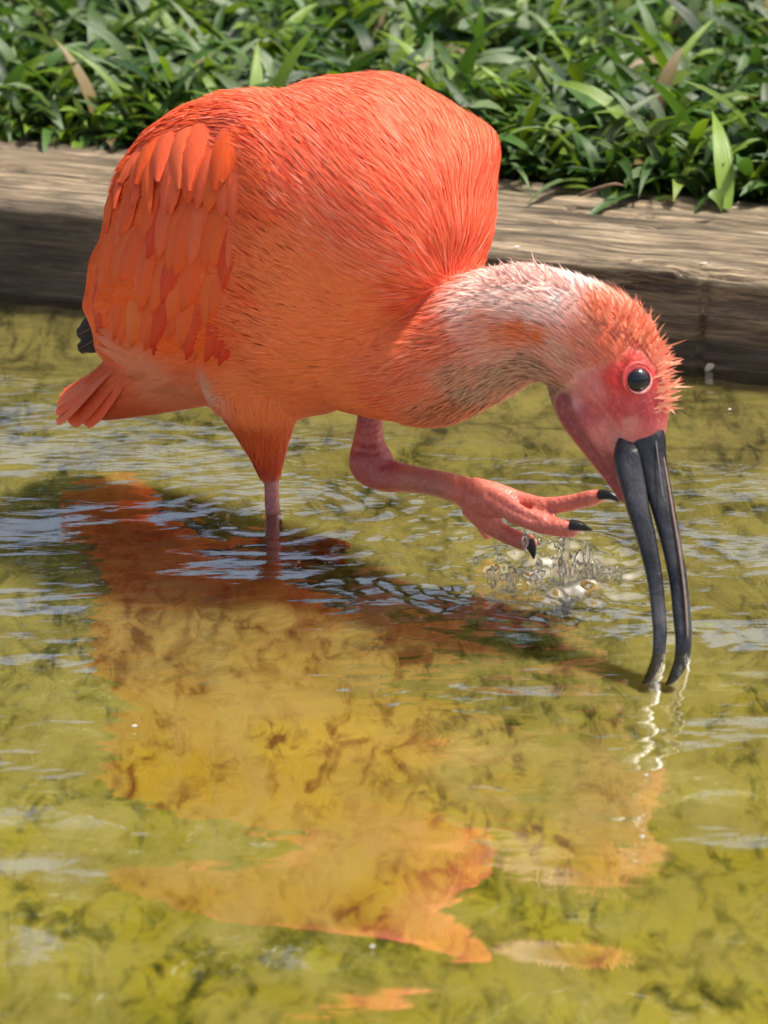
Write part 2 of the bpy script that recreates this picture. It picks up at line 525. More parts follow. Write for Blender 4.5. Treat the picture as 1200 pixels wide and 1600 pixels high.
# bank
gu = axis_grid(-1, 1, .04, -60, 60); gv = axis_grid(BW - .004, 2.5, .04, BW - .004, 90)
X, Y = np.meshgrid(gu, gv, indexing='ij')
Zg = BH - .012 + .02 * np.clip(Y - BW, 0, 3) + .012 * (fbm(X * 8, Y * 8, 5) - .5)
G = ORG + X[..., None] * U + Y[..., None] * NB; G[..., 2] = Zg
ground = link_np('ground', G.reshape(-1, 3), grid_faces(len(gu), len(gv)), mat_soil())
tag(ground, 'dark soil bank under the grass', 'ground', kind='structure')

# broad bladed lawn grass
def blades(n, umin, umax, vmin, vmax, lmin, lmax, wmin, wmax, seed, lean=None):
    r = np.random.default_rng(seed)
    u = r.uniform(umin, umax, n); v = vmin + (vmax - vmin) * r.random(n)
    base = ORG + u[:, None] * U + v[:, None] * NB
    base[:, 2] = BH - .012 + .02 * (v - BW) + .018 * r.random(n)
    az = r.uniform(0, 2 * math.pi, n)
    if lean is not None: az = lean + r.normal(0, .8, n)
    L = r.uniform(lmin, lmax, n); W = r.uniform(wmin, wmax, n) * (L / lmax) ** .3
    el0 = r.uniform(.5, 1.45, n); curl = r.uniform(.8, 2.3, n); twist = r.normal(0, .6, n)
    ns = 6
    P = base.copy(); pts = []; 
    hd = np.stack([np.cos(az), np.sin(az), 0 * az], -1); sd0 = np.stack([-np.sin(az), np.cos(az), 0 * az], -1)
    V = np.zeros((n, ns + 1, 3, 3)); prof = [.35, .8, 1.0, .95, .78, .48, .03]
    for k in range(ns + 1):
        t = k / ns; el = el0 - curl * t
        d = hd * np.cos(el)[:, None] + np.array([0, 0, 1]) * np.sin(el)[:, None]
        nn = np.cross(sd0, d)
        tw = twist * t
        sd = sd0 * np.cos(tw)[:, None] + nn * np.sin(tw)[:, None]; nn2 = np.cross(sd, d)
        hw = (W * prof[k] * .5)[:, None]
        V[:, k, 0] = P - sd * hw; V[:, k, 2] = P + sd * hw
        V[:, k, 1] = P + nn2 * hw * .32
        P = P + d * (L / ns)[:, None]
    a = np.arange(n)[:, None] * (ns + 1) * 3
    F = []
    for k in range(ns):
        for s in range(2):
            q = k * 3 + s
            F.append(np.stack([a + q, a + q + 1, a + q + 4, a + q + 3], -1).reshape(-1, 4))
    c0 = np.array([.068, .145, .026]); c1 = np.array([.165, .265, .022]); c2 = np.array([.125, .18, .075]); c3 = np.array([.018, .05, .014])
    pk = r.random(n); f = r.random((n, 1))
    col = np.where(pk[:, None] < .45, c0 * (.7 + .6 * f), np.where(pk[:, None] < .68, c1 * (.7 + .6 * f), np.where(pk[:, None] < .88, c2 * (.8 + .7 * f), c3 * (.8 + .6 * f))))
    col = np.repeat(col[:, None], (ns + 1) * 3, 1).reshape(-1, 3)
    dry = np.repeat((r.random(n) < .02)[:, None], (ns + 1) * 3, 1).reshape(-1)
    col[dry] = (.28, .2, .09)
    vein = np.tile(np.array([0, .5, 1.0]), n * (ns + 1))
    return V.reshape(-1, 3), np.vstack(F), col, vein

parts = [blades(19000, -.62, .62, BW + .012, BW + 1.15, .035, .095, .007, .0155, 1),
         blades(420, -.55, .55, BW + .002, BW + .02, .02, .05, .006, .012, 2, lean=math.atan2(-NB[1], -NB[0])),
         blades(7000, -1.6, 1.6, BW + .012, BW + 2.6, .05, .11, .008, .016, 3)]
off = 0; GV = []; GF = []; GC = []; GN = []
for v_, f_, c_, n_ in parts:
    GV.append(v_); GF.append(f_ + off); GC.append(c_); GN.append(n_); off += len(v_)
MAT_LEAF = mat_leaf()
def vein_attr(me, vals):
    a = me.attributes.new('vein', 'FLOAT', 'POINT'); a.data.foreach_set('value', np.asarray(vals, np.float32))
grass = link_np('grass', np.vstack(GV), np.vstack(GF), MAT_LEAF)
color_attr(grass.data, np.vstack(GC)); vein_attr(grass.data, np.concatenate(GN))
tag(grass, 'dense broad bladed green grass on the bank behind the timber', 'grass', kind='stuff')

# unseen trees added so the pool mirrors dark crowns instead of bare sky
MBARK = simple('tree_bark', (.10, .08, .06), .9, .2, 30, .8, .02)
def added_tree(x, y, clear, rad, seed, label):
    r = np.random.default_rng(seed)
    root = bpy.data.objects.new('added_tree', None); COL.objects.link(root); root.location = (x, y, BH + .05)
    tag(root, label, 'added_tree', 'added trees out of view behind the lawn')
    tv, tf = [], []
    def limb(rows):
        v, f = loft(rows, side=(.3, .9, .1), nseg=4, nring=10); o = len(tv); tv.extend(v); tf.extend(tuple(i + o for i in q) for q in f)
    limb([[0, 0, -.1, .16, .16], [.03, 0, 1.2, .12, .12], [-.02, .05, clear, .10, .10], [.05, .1, clear + 1.6, .05, .05]])
    tips = []
    for k in range(9):
        a = k * 2.4 + r.random(); e = np.array([math.cos(a), math.sin(a), .25 + .5 * r.random()]) * rad * r.uniform(.6, .95)
        z0 = clear * .8 + .1 * k
        limb([[0, 0, z0, .05, .05], [*(e * .5 + np.array([0, 0, z0 + .15])), .03, .03], [*(e + np.array([0, 0, z0])), .008, .008]])
        tips.append(e + np.array([0, 0, z0]))
    link_mesh('trunk', tv, tf, MBARK, root)
    n = 13000
    cl = np.vstack([tips, r.normal(0, .5, (26, 3)) * [rad * .7, rad * .7, .5] + [0, 0, clear + 1.0]])
    c = cl[r.integers(0, len(cl), n)] + r.normal(0, .26, (n, 3))
    c[:, 2] = np.maximum(c[:, 2], clear - .12 + .25 * r.random(n))
    d = r.normal(0, 1, (n, 3)); d /= np.linalg.norm(d, axis=1)[:, None]
    e = np.cross(d, r.normal(0, 1, (n, 3))); e /= np.linalg.norm(e, axis=1)[:, None]
    L = r.uniform(.05, .11, n)[:, None]; W_ = L * .42
    V = np.stack([c - d * L, c + e * W_, c + d * L, c - e * W_], 1).reshape(-1, 3)
    o = link_np('crown', V, np.arange(n * 4).reshape(-1, 4), MAT_LEAF, root)
    color_attr(o.data, np.repeat(np.array([.05, .11, .025]) * r.uniform(.6, 1.5, (n, 1)), 4, 0)); vein_attr(o.data, np.zeros(n * 4))
    o['kind'] = 'stuff'
added_tree(-1.5, 6.2, 2.15, 2.0, 5, 'added spreading trunk and crown out of view, lowest of the three mirrored in the pool')
added_tree(1.4, 6.6, 2.3, 2.1, 6, 'added spreading trunk and crown out of view, widest of the three mirrored in the pool')
added_tree(.1, 8.2, 3.1, 2.2, 8, 'added taller trunk and crown out of view, between and behind the two others')

# ------------------------------------------------------------------ the bird
bird = bpy.data.objects.new('ibis', None)
COL.objects.link(bird)
bird.location = (LEGP[0], LEGP[1], BED)
bpy.context.view_layer.update()
tag(bird, 'orange red ibis wading with one foot raised and long black bill in water', 'bird')
BINV = bird.matrix_world.inverted()

def st(px, py, ra, rb, Y=None):
    p = sag(px, py) if Y is None else at_y(px, py, Y)
    return [*p, ra / 100, rb / 100]

comps = []
# trunk
A = loft([st(150, 575, .6, .8), st(200, 540, 3.4, 3.6), st(270, 490, 6.2, 5.6), st(360, 425, 8.3, 6.8), st(450, 375, 9.2, 7.3),
          st(540, 345, 9.0, 7.2), st(620, 335, 7.4, 6.4), st(680, 345, 4.6, 4.6), st(712, 352, .8, .8)], nseg=8, nring=56)
OUT = [(130, 478), (131, 440), (140, 400), (163, 342), (181, 292), (205, 256), (240, 216), (290, 181), (340, 158), (380, 149), (425, 145),
       (470, 126), (520, 112), (560, 108), (600, 110), (640, 122), (680, 141), (720, 163), (755, 186), (775, 209), (786, 240), (787, 280),
       (782, 330), (770, 380), (757, 425), (735, 470), (705, 520), (665, 565), (620, 598), (565, 620), (520, 642), (460, 655), (400, 655),
       (340, 640), (290, 628), (235, 622), (185, 596), (150, 545)]
def warp(V, cx=450, cy=400, it=3):
    V = V.copy()
    o = np.array(OUT, float); nxt = np.roll(o, -1, 0)
    dense = np.vstack([o + (nxt - o) * t for t in np.linspace(0, 1, 12, endpoint=False)])
    ta = np.arctan2(dense[:, 1] - cy, dense[:, 0] - cx); tr = np.hypot(dense[:, 0] - cx, dense[:, 1] - cy)
    s = np.argsort(ta); ta, tr = ta[s], tr[s]
    TA = np.concatenate([ta - 2 * np.pi, ta, ta + 2 * np.pi]); TR = np.tile(tr, 3)
    for _ in range(it):
        q = proj(V)
        a = np.arctan2(q[:, 1] - cy, q[:, 0] - cx); rad = np.hypot(q[:, 0] - cx, q[:, 1] - cy)
        nb = 120; bins = ((a + np.pi) / (2 * np.pi) * nb).astype(int) % nb
        R = np.zeros(nb); np.maximum.at(R, bins, rad)
        R = np.array([max(R[i - 1], R[i], R[(i + 1) % nb]) for i in range(nb)])
        R = (np.roll(R, 1) + 2 * R + np.roll(R, -1)) / 4
        ba = -np.pi + (np.arange(nb) + .5) * 2 * np.pi / nb
        BA = np.concatenate([ba - 2 * np.pi, ba, ba + 2 * np.pi])
        sc_ = np.interp(a, TA, TR) / np.interp(a, BA, np.tile(R, 3))
        f = sc_ - 1
        V += (RGT * ((q[:, 0] - cx) * f)[:, None] - UPV * ((q[:, 1] - cy) * f)[:, None]) * (q[:, 2] / FPX)[:, None]
    return V
comps.append((warp(A[0]), A[1]))
# tail stump
comps.append(loft([st(300, 555, 3.0, 3.2), st(235, 585, 2.3, 2.9), st(190, 606, 1.75, 2.5), st(160, 621, 1.25, 2.1), st(142, 630, .5, 1.5)], nseg=4))
# breast and neck
comps.append(loft([st(500, 490, 4.6, 4.6), st(580, 530, 4.2, 4.6), st(650, 553, 3.7, 4.0), st(705, 550, 3.5, 3.3), st(755, 525, 3.45, 2.9),
                   st(805, 507, 3.15, 2.6), st(855, 508, 3.0, 2.4), st(905, 525, 3.0, 2.4), st(945, 552, 3.05, 2.45), st(975, 590, 2.7, 2.35),
                   st(990, 630, 2.05, 1.9), st(998, 665, 1.62, 1.55), st(1003, 690, 1.2, 1.2)], nseg=5, nring=36))
# lower neck sag
comps.append(loft([st(580, 585, 1.0, 1.4), st(640, 608, 1.8, 2.2), st(700, 618, 1.5, 2.0), st(750, 590, 1.2, 1.6), st(790, 570, .8, 1.0)], nseg=4))
# cheek and throat pouch
comps.append(loft([st(880, 585, .9, 1.0), st(905, 615, 1.55, 1.7), st(930, 655, 1.65, 1.7), st(950, 700, 1.25, 1.3), st(968, 745, .75, .8), st(982, 785, .35, .4)], nseg=4))
comps.append(loft([st(935, 600, 1.0, 1.4), st(950, 640, 1.5, 1.85), st(970, 680, 1.2, 1.35), st(978, 705, .7, .8)], nseg=4))
# standing leg
GY = float(LEGP[1])
def lg(px, py, r, Y=None, rb=None): return st(px, py, r, rb or r, GY if Y is None else Y)
hip = 430
comps.append(loft([lg(415, 545, 4.0, -.01), lg(405, 600, 3.3, -.01), lg(410, 650, 2.05), lg(416, 695, 1.2), lg(421, 735, .62), lg(424, 755, .46), lg(425, 785, .46),
                   lg(427, 806, .47), lg(429, 825, .52), lg(430, 843, .5)], nseg=4, nring=20))
foot = at_z(430, 848, BED + .004)
for da, ln_ in ((.0, .052), (.55, .044), (-.5, .042), (math.pi, .018)):
    d = np.array([math.cos(-YAW + da), math.sin(-YAW + da), 0])
    comps.append(loft([[*(foot), .0048, .0048], [*(foot + d * ln_ * .5), .0046, .0046], [*(foot + d * ln_), .0022, .0022]], side=(0, 0, 1), nseg=3, nring=12))
# raised leg
SIDE = (-.6, -.8, 0)
comps.append(loft([lg(588, 560, 1.0, -.025), lg(582, 610, .82, -.027), lg(578, 655, .74, -.03), lg(576, 690, .92, -.033), lg(581, 722, 1.34, -.037), lg(603, 742, 1.0, -.042),
                   lg(640, 748, .80, -.052), lg(680, 755, .76, -.062), lg(718, 765, .84, -.072), lg(742, 776, .86, -.080), lg(755, 786, .6, -.084)], side=SIDE, nseg=5, nring=18))
def toe(rows): comps.append(loft([lg(*r) for r in rows], side=SIDE, nseg=5, nring=14))
toe([(738, 768, .85, -.078), (775, 773, .70, -.081), (815, 782, .50, -.087), (850, 790, .50, -.100), (890, 786, .48, -.109), (925, 778, .47, -.118), (944, 775, .34, -.122)])
toe([(738, 776, .9, -.080), (778, 788, .78, -.094), (815, 807, .58, -.106), (850, 820, .56, -.112), (885, 826, .51, -.117), (903, 828, .40, -.120)])
toe([(736, 785, .85, -.080), (760, 810, .76, -.084), (786, 831, .58, -.086), (814, 844, .54, -.092), (828, 850, .5, -.096), (831, 858, .3, -.097)])
toe([(736, 784, .6, -.074), (748, 806, .5, -.07), (758, 826, .42, -.068), (764, 842, .25, -.067)])

bm = bmesh.new()
for V, F in comps:
    vs = [bm.verts.new(v) for v in V]
    for f in F:
        bm.faces.new([vs[i] for i in f])
bmesh.ops.recalc_face_normals(bm, faces=bm.faces)
raw = bpy.data.meshes.new('raw'); bm.to_mesh(raw); bm.free()
tmp = bpy.data.objects.new('raw', raw); COL.objects.link(tmp)
md = tmp.modifiers.new('r', 'REMESH'); md.mode = 'VOXEL'; md.voxel_size = .0017
ms = tmp.modifiers.new('s', 'SMOOTH'); ms.factor = .5; ms.iterations = 5
dg = bpy.context.evaluated_depsgraph_get()
bmesh_body = bpy.data.meshes.new_from_object(tmp.evaluated_get(dg))
bpy.data.objects.remove(tmp); bpy.data.meshes.remove(raw)
NVB = len(bmesh_body.vertices)
co = np.zeros(NVB * 3, np.float32); bmesh_body.vertices.foreach_get('co', co); co = co.reshape(-1, 3).astype(float)
nrm = np.zeros(NVB * 3, np.float32); bmesh_body.vertices.foreach_get('normal', nrm); nrm = nrm.reshape(-1, 3).astype(float)
def crease(pix, depth, width):
    P = np.array([p for p in (first_hit(x, y) for x, y in catmull(np.array(pix, float), 8)) if p is not None])
    if len(P) < 2: return
    P = catmull(P, 4)
    near = np.where(np.linalg.norm(co - P.mean(0), axis=1) < .06)[0]
    dd = np.linalg.norm(co[near][:, None] - P[None], axis=2).min(1)
    co[near] -= nrm[near] * (depth * np.exp(-(dd / width) ** 2))[:, None]
bvh0 = BVHTree.FromPolygons([Vector(c) for c in co], [tuple(p.vertices) for p in bmesh_body.polygons])
def first_hit(px, py):
    loc = bvh0.ray_cast(Vector(CAM), Vector(ray(px, py)))[0]
    return None if loc is None else np.array(loc)
for pix, dp, wd in ((((884, 612), (898, 660), (925, 705), (958, 748)), .0022, .0022), (((905, 625), (925, 665), (948, 705), (968, 740)), .0014, .0018),
                    (((920, 610), (945, 640), (965, 668)), .001, .0018), (((940, 600), (965, 640), (985, 662)), .0008, .0016), (((975, 566), (965, 592), (972, 620)), .0012, .0022),
                    (((1020, 570), (1032, 600), (1025, 640)), .0008, .002),
                    (((552, 686), (575, 694), (606, 690)), .0012, .0018), (((553, 704), (580, 708), (612, 700)), .0014, .0018), (((560, 735), (585, 716), (615, 712)), .0012, .0018), (((570, 752), (590, 728), (618, 726)), .0014, .002),
                    (((716, 745), (722, 770), (718, 785)), .0012, .002), (((760, 772), (800, 796), (835, 812)), .0018, .002), (((758, 795), (790, 815), (822, 832)), .0018, .002),
                    (((852, 782), (858, 802), (858, 812)), .0007, .0016), (((900, 775), (903, 795), (903, 800)), .0006, .0016)):
    crease(pix, dp, wd)
bmesh_body.vertices.foreach_set('co', co.astype(np.float32).ravel()); bmesh_body.update()
bmesh_body.vertices.foreach_get('normal', (nf := np.zeros(NVB * 3, np.float32))); nrm = nf.reshape(-1, 3).astype(float)
bmesh_body.calc_loop_triangles()
tri = np.zeros(len(bmesh_body.loop_triangles) * 3, np.int32); bmesh_body.loop_triangles.foreach_get('vertices', tri); tri = tri.reshape(-1, 3)
bvh = BVHTree.FromPolygons([Vector(c) for c in co], [tuple(p.vertices) for p in bmesh_body.polygons])
print('body verts', NVB)

def hit(px, py):
    loc, n, i, d = bvh.ray_cast(Vector(CAM), Vector(ray(px, py)))
    if loc is None:
        g = sag(px, py); loc, n, i, d = bvh.find_nearest(Vector(g))
    return np.array(loc), np.array(n)

# pigment map: anchors on the skin, mirrored left to right
coral, wingo, belly = (.94, .19, .095), (.93, .15, .022), (.90, .25, .075)
mantle = dict(L=26, W=1.0, lift=.022); wing_ = dict(L=14, W=1.6, lift=.01); down = dict(L=12, W=.9, lift=.006); scap = dict(L=20, W=1.2, lift=.008); fringe = dict(L=15, W=1.0, lift=.012)
fine_ = dict(L=9, W=.8, lift=.09); crest = dict(L=13, W=1.1, lift=.16); skin = dict(L=0, W=0, lift=0, skin=1)
ANCH = []
def an(px, py, r, col, k): ANCH.append((px, py, r, col, k))
for p in ((560, 180), (680, 220), (740, 300), (620, 330), (480, 230), (700, 400), (560, 280), (420, 190)): an(*p, 70, coral, mantle)
for p in ((330, 175), (390, 185), (280, 198), (425, 225), (238, 232)): an(*p, 34, (.93, .16, .055), scap)
for p in ((425, 290), (424, 350), (418, 410), (408, 470), (395, 530)): an(*p, 24, (.92, .17, .05), fringe)
for p in ((200, 340), (300, 350), (250, 480), (330, 520), (160, 470), (340, 320)): an(*p, 60, wingo, wing_)
for p in ((430, 420), (480, 480), (560, 480), (420, 540)): an(*p, 60, (.92, .24, .08), down)
for p in ((500, 590), (400, 610), (450, 630), (540, 610)): an(*p, 50, belly, down)
an(610, 500, 60, (.92, .24, .085), down); an(650, 460, 50, (.92, .18, .075), dict(L=18, W=1.1, lift=.03))
an(250, 590, 45, (.85, .31, .16), down); an(330, 605, 25, (.74, .36, .24), down); an(180, 600, 40, (.80, .17, .06), down)
an(405, 680, 40, (.70, .12, .03), dict(L=12, W=1.5, lift=.04)); an(419, 712, 22, (.62, .09, .03), dict(L=10, W=1.3, lift=.05))
an(423, 757, 16, (.50, .19, .17), skin); an(425, 785, 18, (.50, .19, .17), skin); an(430, 830, 18, (.34, .09, .07), skin)
an(640, 590, 40, (.84, .22, .10), fine_); an(600, 615, 30, (.84, .2, .08), fine_); an(670, 640, 30, (.74, .27, .13), fine_); an(710, 640, 30, (.70, .27, .13), fine_)
an(690, 530, 40, (.87, .23, .11), dict(L=12, W=1.2, lift=.12)); an(720, 580, 28, (.72, .36, .22), fine_)
for p in ((745, 608), (790, 585), (840, 580), (865, 600)): an(*p, 24, (.62, .38, .25), fine_)
an(765, 505, 28, (.92, .42, .28), fine_); an(825, 522, 20, (.90, .24, .08), dict(L=13, W=1.0, lift=.08)); an(790, 520, 18, (.89, .30, .14), fine_); an(855, 532, 14, (.90, .26, .10), fine_)
for p in ((750, 450), (800, 440), (850, 440)): an(*p, 48, (.95, .72, .62), dict(L=10, W=1.0, lift=.1))
an(890, 460, 34, (.95, .80, .74), fine_); an(850, 475, 30, (.94, .68, .58), fine_); an(910, 490, 20, (.92, .60, .50), fine_)
an(950, 490, 26, (.90, .36, .24), crest); an(1000, 520, 24, (.90, .30, .18), crest); an(920, 540, 26, (.86, .34, .22), fine_); an(960, 545, 18, (.86, .24, .12), fine_)
an(885, 560, 20, (.85, .48, .34), fine_)
an(1025, 555, 16, (.90, .33, .2), crest); an(1042, 600, 13, (.90, .42, .28), crest)
an(998, 593, 32, (.52, .022, .030), skin); an(966, 590, 24, (.62, .025, .02), skin); an(985, 562, 14, (.76, .07, .04), skin); an(972, 635, 22, (.52, .05, .06), skin); an(1015, 635, 22, (.42, .03, .045), skin)
an(925, 605, 20, (.64, .17, .17), skin); an(922, 648, 20, (.52, .09, .10), skin); an(945, 680, 20, (.64, .19, .18), skin); an(966, 688, 14, (.64, .27, .25), skin); an(903, 628, 14, (.64, .24, .25), skin); an(985, 660, 12, (.62, .2, .18), skin)
for p in ((876, 628), (884, 655), (896, 682), (912, 705), (930, 728), (948, 750), (965, 775)): an(*p, 19, (.27, .045, .05), skin)
an(575, 650, 24, (.36, .075, .075), skin); an(582, 720, 28, (.37, .085, .08), skin); an(660, 752, 26, (.42, .15, .10), skin)
for p in ((745, 785), (800, 800), (870, 792), (925, 780), (870, 825), (800, 832)): an(*p, 24, (.56, .15, .105), skin)
AP = np.array([hit(a[0], a[1])[0] for a in ANCH]); AR = np.array([a[2] for a in ANCH]) / 2700.0
AC = np.array([a[3] for a in ANCH]); AK = np.array([[a[4].get(k, 0) for k in ('L', 'W', 'lift', 'skin', 'off')] for a in ANCH])
def region(P):
    lat = (P - PL0) @ LATV
    Pm = P.copy()
    trunk = ((P - sag(576, 700)) @ HEAD < -.02) | (P[:, 2] > .075)
    flip = (lat < 0) & trunk
    Pm[flip] -= 2 * lat[flip, None] * LATV
    d = np.linalg.norm(Pm[:, None] - AP[None], axis=2) / AR[None]
    wgt = 1 / (d ** 4 + 1e-4); wgt /= wgt.sum(1)[:, None]
    return wgt @ AC, wgt @ AK
colb, kb = [], []
for i in range(0, NVB, 20000):
    c_, k_ = region(co[i:i + 20000]); colb.append(c_); kb.append(k_)
colb = np.vstack(colb); kb = np.vstack(kb)
body = bpy.data.objects.new('body', bmesh_body); COL.objects.link(body)
bmesh_body.name = 'body'
bmesh_body.polygons.foreach_set('use_smooth', [True] * len(bmesh_body.polygons))
bmesh_body.materials.clear(); bmesh_body.materials.append(mat_body())
color_attr(bmesh_body, colb)
sa = bmesh_body.attributes.new('skin', 'FLOAT', 'POINT'); sa.data.foreach_set('value', np.clip((kb[:, 3] - .35) / .3, 0, 1).astype(np.float32))
def adopt(o, parent=None):
    o.parent = parent or bird
    o.matrix_parent_inverse = (parent or bird).matrix_world.inverted() if parent is None else Matrix.Identity(4)
    return o
adopt(body)

# fine plumage: thousands of small pointed filaments laid along the feather tracts
NECKB = sag(715, 505)
SP = np.array([sag(*p) for p in ((1003, 690), (985, 630), (960, 580), (920, 540), (860, 508), (800, 507), (750, 528), (700, 545), (640, 520), (560, 440), (450, 385), (340, 440), (240, 520), (130, 630))])
SPC = catmull(SP, 10); SPT = np.gradient(SPC, axis=0); SPT /= np.linalg.norm(SPT, axis=1)[:, None]
def flow(P, N):
    d2 = ((P[:, None] - SPC[None]) ** 2).sum(2)
    wg = np.exp(-(d2 - d2.min(1)[:, None]) / .0006)
    t = (wg[:, :, None] * SPT[None]).sum(1); t /= np.linalg.norm(t, axis=1)[:, None]
    v = P - NECKB; r = np.linalg.norm(v, axis=1)
    inbody = np.clip(((NECKB - P) @ HEAD + .005) / .03, 0, 1) + np.clip((P[:, 2] - .15) / .03, 0, 1) * ((P - NECKB) @ HEAD < .04)
    a = np.clip(inbody, 0, 1) * np.clip(1.25 - r / .24, .15, 1) * 1.6
    d = t + a[:, None] * v / r[:, None]
    q = proj(P)
    leg = (P[:, 2] < .085) & (np.abs(q[:, 0] - 415) < 70) & (np.abs(P[:, 1] - GY) < .05)
    d[leg] = (0.0, 0, -1)
    d -= N * (d * N).sum(1)[:, None]
    return d / np.maximum(np.linalg.norm(d, axis=1), 1e-6)[:, None]

e1 = co[tri[:, 1]] - co[tri[:, 0]]; e2 = co[tri[:, 2]] - co[tri[:, 0]]
area = np.linalg.norm(np.cross(e1, e2), axis=1) / 2
kt = kb[tri].mean(1)
dens = np.where(kt[:, 3] > .42, 0, 1 / np.maximum(kt[:, 0] * kt[:, 1], 4))      # shorter, thinner filaments stand denser
pr = area * dens; pr /= pr.sum()
NF = 80000
ti = rng.choice(len(tri), NF, p=pr)
b = rng.random((NF, 2)); fl = b.sum(1) > 1; b[fl] = 1 - b[fl]
Rt = co[tri[ti, 0]] + e1[ti] * b[:, :1] + e2[ti] * b[:, 1:]
Nn = nrm[tri[ti]].mean(1); Nn /= np.linalg.norm(Nn, axis=1)[:, None]
cols, ks = [], []
for i in range(0, NF, 20000):
    c_, k_ = region(Rt[i:i + 20000]); cols.append(c_); ks.append(k_)
cols = np.vstack(cols); ks = np.vstack(ks)
EDGE = np.array([[*hit(x, y)[0], h] for x, y, h in ((215, 250, 6.0), (250, 212, 6.4), (290, 186, 6.6), (340, 170, 6.8), (400, 168, 6.8), (436, 190, 6.6), (440, 250, 6.0), (438, 320, 5.4), (430, 390, 4.6), (418, 460, 3.8), (402, 530, 2.8))])
EDGE = catmull(EDGE, 6)                                  # the line along which mantle and flank feathers overlap the folded wing
dE = np.linalg.norm(Rt[:, None] - EDGE[None, :, :3], axis=2); iE = dE.argmin(1)
ks[:, 4] = EDGE[iE, 3] * np.exp(-(dE.min(1) / .017) ** 2)
D = flow(Rt, Nn)
ang = rng.normal(0, .10, NF) * (1 + 2 * ks[:, 2])
Bn = np.cross(Nn, D)
D = D * np.cos(ang)[:, None] + Bn * np.sin(ang)[:, None]
Lf = ks[:, 0] / 1000 * rng.uniform(.65, 1.3, NF); Wf = ks[:, 1] / 1000 * rng.uniform(.6, 1.35, NF)
lift = ks[:, 2] * rng.gamma(2.0, .5, NF)
ns = 4; wp = [.55, 1.0, .85, .5, .04]
PV = np.zeros((NF, ns + 1, 2, 3)); roll = rng.normal(0, .08, NF)
P = Rt.copy(); d = D.copy(); Ncur = Nn.copy()
for k in range(ns + 1):
    t = k / ns
    off = .0005 + .0008 * t + ks[:, 4] / 1000 * (.25 + .75 * min(1, t * 2.5)) + lift * Lf * t ** 1.6 * .8
    s = np.cross(Ncur, d); s /= np.linalg.norm(s, axis=1)[:, None]
    s = s * np.cos(roll)[:, None] + Ncur * np.sin(roll)[:, None]
    hw = (Wf * wp[k] * .5)[:, None]
    c = P + Ncur * off[:, None]
    PV[:, k, 0] = c - s * hw; PV[:, k, 1] = c + s * hw
    if k < ns:
        P2 = P + d * (Lf / ns)[:, None]
        for i in range(NF):
            loc, n, _, _ = bvh.find_nearest(P2[i])
            P[i] = loc; Ncur[i] = n
        d = d - Ncur * (d * Ncur).sum(1)[:, None]; d /= np.maximum(np.linalg.norm(d, axis=1), 1e-6)[:, None]
a = np.arange(NF) * (ns + 1) * 2
PF = np.vstack([np.stack([a + 2 * k, a + 2 * k + 1, a + 2 * k + 3, a + 2 * k + 2], -1) for k in range(ns)])
calmf = np.clip((ks[:, :1] - 11) / 9, .3, 1); calmf = np.where(ks[:, 2:3] > .05, .8, calmf)      # the flanks are smoother than the mantle
var = 1 + rng.normal(0, .12, (NF, 1)) * calmf; hue = rng.random((NF, 1))
fc = cols * var
fc = np.where(hue > .86, fc * (1 - .45 * calmf) + np.array([.95, .42, .30]) * .45 * calmf * np.clip(cols[:, :1] + .1, 0, 1), fc)     # paler barbs
fc = np.where((hue < .16), fc * (1 - calmf * np.array([.08, .42, .45])), fc)                                              # deeper red ones
ragged = np.clip((ks[:, 2:3] - .05) / .03, 0, 1) * (cols[:, :1] < .75)
fc = np.where((ragged > .5) & (rng.random((NF, 1)) < .22), fc * .38, fc)
fc = np.clip(fc, .01, .95)
plum = link_np('plumage', PV.reshape(-1, 3), PF, mat_plumage())
color_attr(plum.data, np.repeat(fc[:, None], (ns + 1) * 2, 1).reshape(-1, 3))
plum['kind'] = 'stuff'
adopt(plum)

